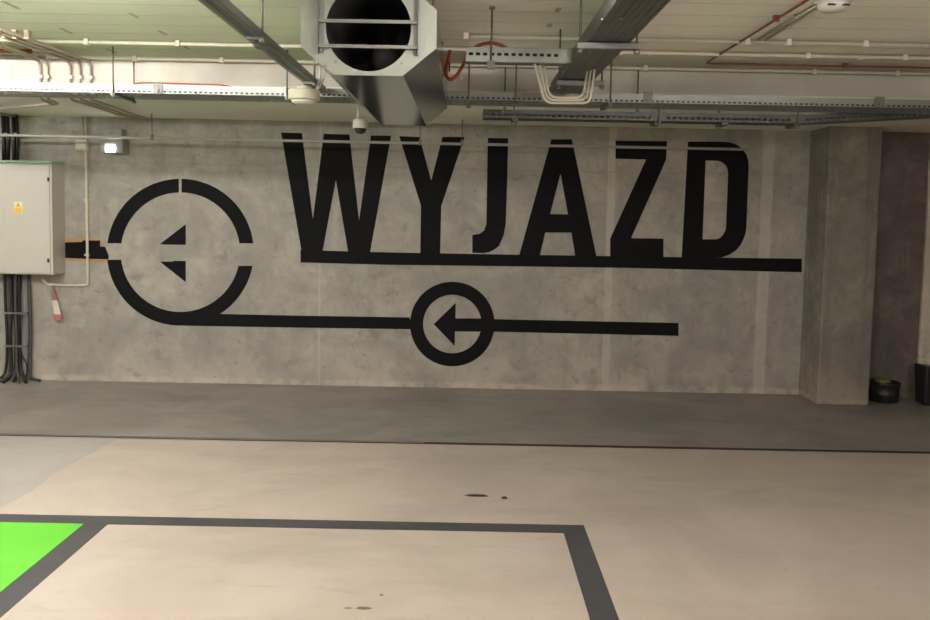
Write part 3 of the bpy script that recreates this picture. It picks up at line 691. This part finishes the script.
for (px, py) in ((7.5, 223), (30, 224), (7, 238), (14, 168.7), (19, 168.5)):
    q = hy(px, py, cfy); MB().cyl((q.x, cfy-.003, q.z), (q.x, cfy, q.z), .007, 10).build('rivet', 'white_plastic', dr)

# black cables above the cabinet
for k, (px, r) in enumerate(((3.0, .020), (7.0, .018), (13.0, .016), (16.4, .012))):
    x = hy(px, 140, 7.76).x
    tag(MB().tube([Vector((x, 7.77, top+.022)), Vector((x+.006, 7.77, 2.2)), Vector((x, 7.77, SOF))], r, 10).build('power_cable', 'black_cable'), ['outermost', 'second', 'third', 'rightmost and thinnest'][k]+' black cable rising from cabinet top to soffit at the left edge', 'cable', 'black cables above the cabinet')
m = MB()
x0, x1 = hy(1, 135, 7.72).x, hy(20, 135, 7.72).x; zz = hy(10, 135, 7.72).z
cr = empty('cable_clamp_rail', ((x0+x1)/2, 7.8, zz), 'shiny clamp rail holding the black cables above the cabinet', 'bracket')
MB().box(x0-.1, x1+.03, 7.735, 7.745, zz-.012, zz+.012).build('rail', 'galvanized_steel', cr)
for x in (x0-.08, x1+.02): MB().box(x-.012, x+.012, 7.745, WY, zz-.012, zz+.012).build('standoff', 'galvanized_steel', cr)
for px in (5, 15): q = hy(px, 134, 7.72); MB().cyl((q.x, 7.722, q.z), (q.x, 7.735, q.z), .014, 6).build('bolt', 'galvanized_steel', cr)

# cables below the cabinet
xs_ = (6.2, 9.0, 11.6, 14.2, 16.8, 19.4)
for k, px in enumerate(xs_):
    x = hy(px, 300, 7.78).x; r = .013+.003*(k % 2)
    yb = 7.765+.02*(k % 2); dx = (k-2.2)*.028
    pts = [Vector((x, yb, bot)), Vector((x+.008*math.sin(k), yb, .75)), Vector((x+.01*math.cos(k*2), yb, .4)), Vector((x-.004, yb, .13)), Vector((x+dx*.5, yb-.03, .04)), Vector((x+dx*1.5, yb-.10-.02*(k % 3), .016))]
    tag(MB().tube(smooth(pts, 4), r, 8).build('power_cable', ['black_cable', 'grey_cable', 'black_cable'][k % 3]), ['leftmost', 'second from left', 'third from left', 'fourth from left', 'fifth from left', 'rightmost'][k]+' of the dark cables bundled from the cabinet to the floor', 'cable', 'dark cables below the cabinet')
px_pts = [hy(22.5, 277, 7.77), hy(20, 300, 7.77), hy(20.5, 318, 7.77), hy(19.2, 340, 7.77), hy(22, 355, 7.77), hy(26.5, 364, 7.77), hy(27, 372, 7.77), hy(25, 377, 7.75)]
px_pts[0].z = bot
tag(MB().tube(smooth(px_pts, 4), .007, 8).build('thin_cable', 'black_cable'), 'thin bowed black cable between the dark bundle and the conduits under the cabinet', 'cable')
for k, (pa, pb, r, mt, lab) in enumerate(((25.2, 27.0, .011, 'galvanized_steel', 'shiny steel conduit from the cabinet down to the floor'), (28.2, 31.0, .014, 'grey_cable', 'dark grey thick cable running down right of the steel conduit'))):
    p0 = hy(pa, 277, 7.79); p1 = hy(pb-1.2, 374, 7.79)
    pts = [Vector((p0.x, 7.80, bot)), Vector((p0.x+.01, 7.80, .5)), Vector((p1.x, 7.80, .06))]
    if k: pts += [Vector((p1.x+.03, 7.78, .025)), Vector((p1.x+.12, 7.74, .015))]
    else: pts[-1].z = 0
    tag(MB().tube(smooth(pts, 4), r, 8).build('steel_conduit' if k == 0 else 'power_cable', mt), lab, 'conduit' if k == 0 else 'cable')
for py in (313, 346):
    a, b = hy(3.5, py, 7.74), hy(26.5, py+.5, 7.74)
    o = MB().box(a.x, b.x, 7.738, 7.745, a.z-.010, a.z+.010).box(a.x, a.x+.006, 7.745, WY, a.z-.01, a.z+.01).box(b.x-.006, b.x, 7.745, WY, a.z-.01, a.z+.01).build('cable_clamp', 'galvanized_steel')
    tag(o, ('upper' if py == 313 else 'lower')+' metal clamp strip across the cables under the cabinet', 'bracket', 'clamps on the cables under the cabinet')
# barrier tape
tp = empty('barrier_tape', hy(55, 288, cw), 'crumpled red and white barrier tape hanging from the conduit under the cabinet', 'tape')
def strip(pts, name, mat):
    m = MB(); rows = []
    for (xl, xr2, y, dd) in pts:
        a, b = hy(xl, y, 7.80-dd), hy(xr2, y+.6, 7.80-dd-.006); rows.append((m.b.verts.new(a), m.b.verts.new(b)))
    for p, q in zip(rows, rows[1:]): m.b.faces.new((p[0], p[1], q[1], q[0]))
    o = m.build(name, mat, tp); s = o.modifiers.new('solid', 'SOLIDIFY'); s.thickness = .0015; return o
strip([(51.5, 53.5, 286.3, .006), (52, 54.5, 291, .012), (51.5, 56.5, 296, .014)], 'red_band', 'tape_red')
strip([(51.5, 56.5, 296, .014), (52.3, 57.6, 300, .02)], 'red_band', 'tape_red')
strip([(52.3, 57.6, 300, .02), (53.2, 59.3, 307, .012), (54, 61, 314, .02)], 'white_band', 'tape_white')
strip([(54, 61, 314, .02), (53.4, 62.3, 318, .014), (55, 61.5, 320.5, .012)], 'red_band', 'tape_red')

# ------------------------------------------------------------------ things at the right
q = hz(885.5, 402, 0); bx, by_ = hy(883.5, 392, 7.64).x, 7.64
bk = empty('bucket', (bx, by_, 0), 'black ribbed bucket with yellow-green cloth, on the floor right of the column', 'bucket')
MB().lathe([(.118, 0), (.124, .01), (.126, .06), (.132, .066), (.132, .08), (.128, .086), (.130, .15), (.136, .156), (.136, .176), (.130, .18), (.120, .176), (.115, .03), (0, .03)], (bx, by_, 0)).build('pail', 'bucket_black', bk)
MB().tube([Vector((bx+.136*math.cos(a), by_-.02-.03*math.sin(a), .165-.045*math.sin(a))) for a in [PI*k/14 for k in range(15)]], .004, 6).build('handle', 'bucket_black', bk)
m = MB(); bmesh.ops.create_icosphere(m.b, subdivisions=3, radius=1)
for v in m.b.verts:
    k = 1+.22*math.sin(v.co.x*5+1)*math.cos(v.co.y*6)+.12*math.sin(v.co.z*9+v.co.x*4)
    v.co = Vector((bx-.03+v.co.x*.062*k, by_-.03+v.co.y*.06*k, .188+v.co.z*.030*k))
for f_ in m.b.faces: f_.smooth = True
tag(m.build('crumpled_cloth', 'cloth_green'), 'crumpled yellow-green cloth lying on top of the black bucket', 'cloth')
# dark bin at the right edge
a = hy(919.5, 400, 7.50); w = MB(); x0 = a.x; zt = hy(920, 367, 7.4).z; DY = .42
vs = []
for (x, y, z_) in ((x0+.012, 7.02, 0), (x0+.42, 7.02, 0), (x0+.42, 7.2, 0), (x0+.02, 7.2, 0), (x0, 7.0, zt), (x0+.44, 7.0, zt-.06), (x0+.44, 7.22, zt-.06), (x0, 7.22, zt)): vs.append(w.b.verts.new((x, y+DY, z_)))
for ff in ((3, 2, 1, 0), (4, 5, 6, 7), (0, 1, 5, 4), (1, 2, 6, 5), (2, 3, 7, 6), (3, 0, 4, 7)): w.b.faces.new([vs[i] for i in ff])
bn = empty('black_crate', (x0+.2, 7.1+DY, 0), 'dark crate cut by the right edge of the photo, in front of the pale pier', 'crate')
w.build('crate_body', 'bucket_black', bn, .02)
w = MB(); w.tube([(x0+.12, 6.995+DY, zt*.72), (x0+.12, 6.975+DY, zt*.72), (x0+.3, 6.975+DY, zt*.70), (x0+.3, 6.995+DY, zt*.70)], .008, 8); w.build('crate_handle', 'black_plastic', bn)

# ------------------------------------------------------------------ lamps of the garage and added fill battens (all above or beside the frame)
def batten(x, y, ln, col, st, label, zc=2.50, name='fluorescent_batten', rot=False, top=SLAB):
    r = empty(name, (x, y, zc), label, 'lamp', 'ceiling battens')
    dx, dy = (ln/2, .05) if not rot else (.05, ln/2)
    MB().box(x-dx, x+dx, y-dy, y+dy, zc+.03, zc+.06).build('housing', 'lamp_housing', r, .004)
    nm = 'tube_glow_%d' % len(MAT); glow(nm, col, st)
    p0, p1 = ((x-dx+.02, y, zc), (x+dx-.02, y, zc)) if not rot else ((x, y-dy+.02, zc), (x, y+dy-.02, zc))
    MB().cyl(p0, p1, .025, 12).build('tube', nm, r)
    for s_ in (-1, 1):
        if rot: MB().box(x-.02, x+.02, y+s_*(dy-.02)-.012, y+s_*(dy-.02)+.012, zc-.02, zc+.03).build('end_cap', 'lamp_housing', r)
        else: MB().box(x+s_*(dx-.02)-.012, x+s_*(dx-.02)+.012, y-.02, y+.02, zc-.02, zc+.03).build('end_cap', 'lamp_housing', r)
        if rot: MB().cyl((x, y+s_*dy*.7, zc+.05), (x, y+s_*dy*.7, top), .006, 6).build('hanger', 'threaded_steel', r)
        else: MB().cyl((x+s_*dx*.7, y, zc+.05), (x+s_*dx*.7, y, SLAB), .006, 6).build('hanger', 'threaded_steel', r)
GW = c4(1, .945, .89); WW = c4(1, .92, .87)
batten(-3.35, 4.05, 1.3, GW, 105, 'batten lamp left of the frame, beside the cabinet end of the main tray', 2.56)
batten(-2.0, 3.25, 1.3, GW, 66, 'batten lamp just above the frame, left of the fan', 2.50)
batten(.27, 2.35, 1.1, GW, 55, 'batten lamp between the fan and the cable ladder', 2.42, rot=True)
batten(-5.3, 6.6, 1.2, GW, 30, 'batten lamp under the beam, left of the electrical cabinet', 2.30, rot=True, top=SOF)
batten(-1.6, -1.5, 1.5, WW, 65, 'added fill batten behind the camera at the left', 2.15)  # added as fill, hung low to brighten the ceiling
batten(2.4, -1.2, 1.5, WW, 75, 'added fill batten behind the camera at the right', 2.15)  # extra fill for the right of the floor and ceiling
batten(3.0, 1.6, 1.3, WW, 20, 'added fill batten above and right of the camera', 2.2)  # added to lift the dim floor and ceiling at the right

w = bpy.data.worlds.new('world'); S.world = w; w.use_nodes = True
w.node_tree.nodes['Background'].inputs[0].default_value = (.1, .09, .08, 1); w.node_tree.nodes['Background'].inputs[1].default_value = .3
S.view_settings.view_transform = 'Standard'; S.view_settings.look = 'None'; S.view_settings.exposure = 1.2; S.view_settings.gamma = 1
S.view_settings.use_curve_mapping = False
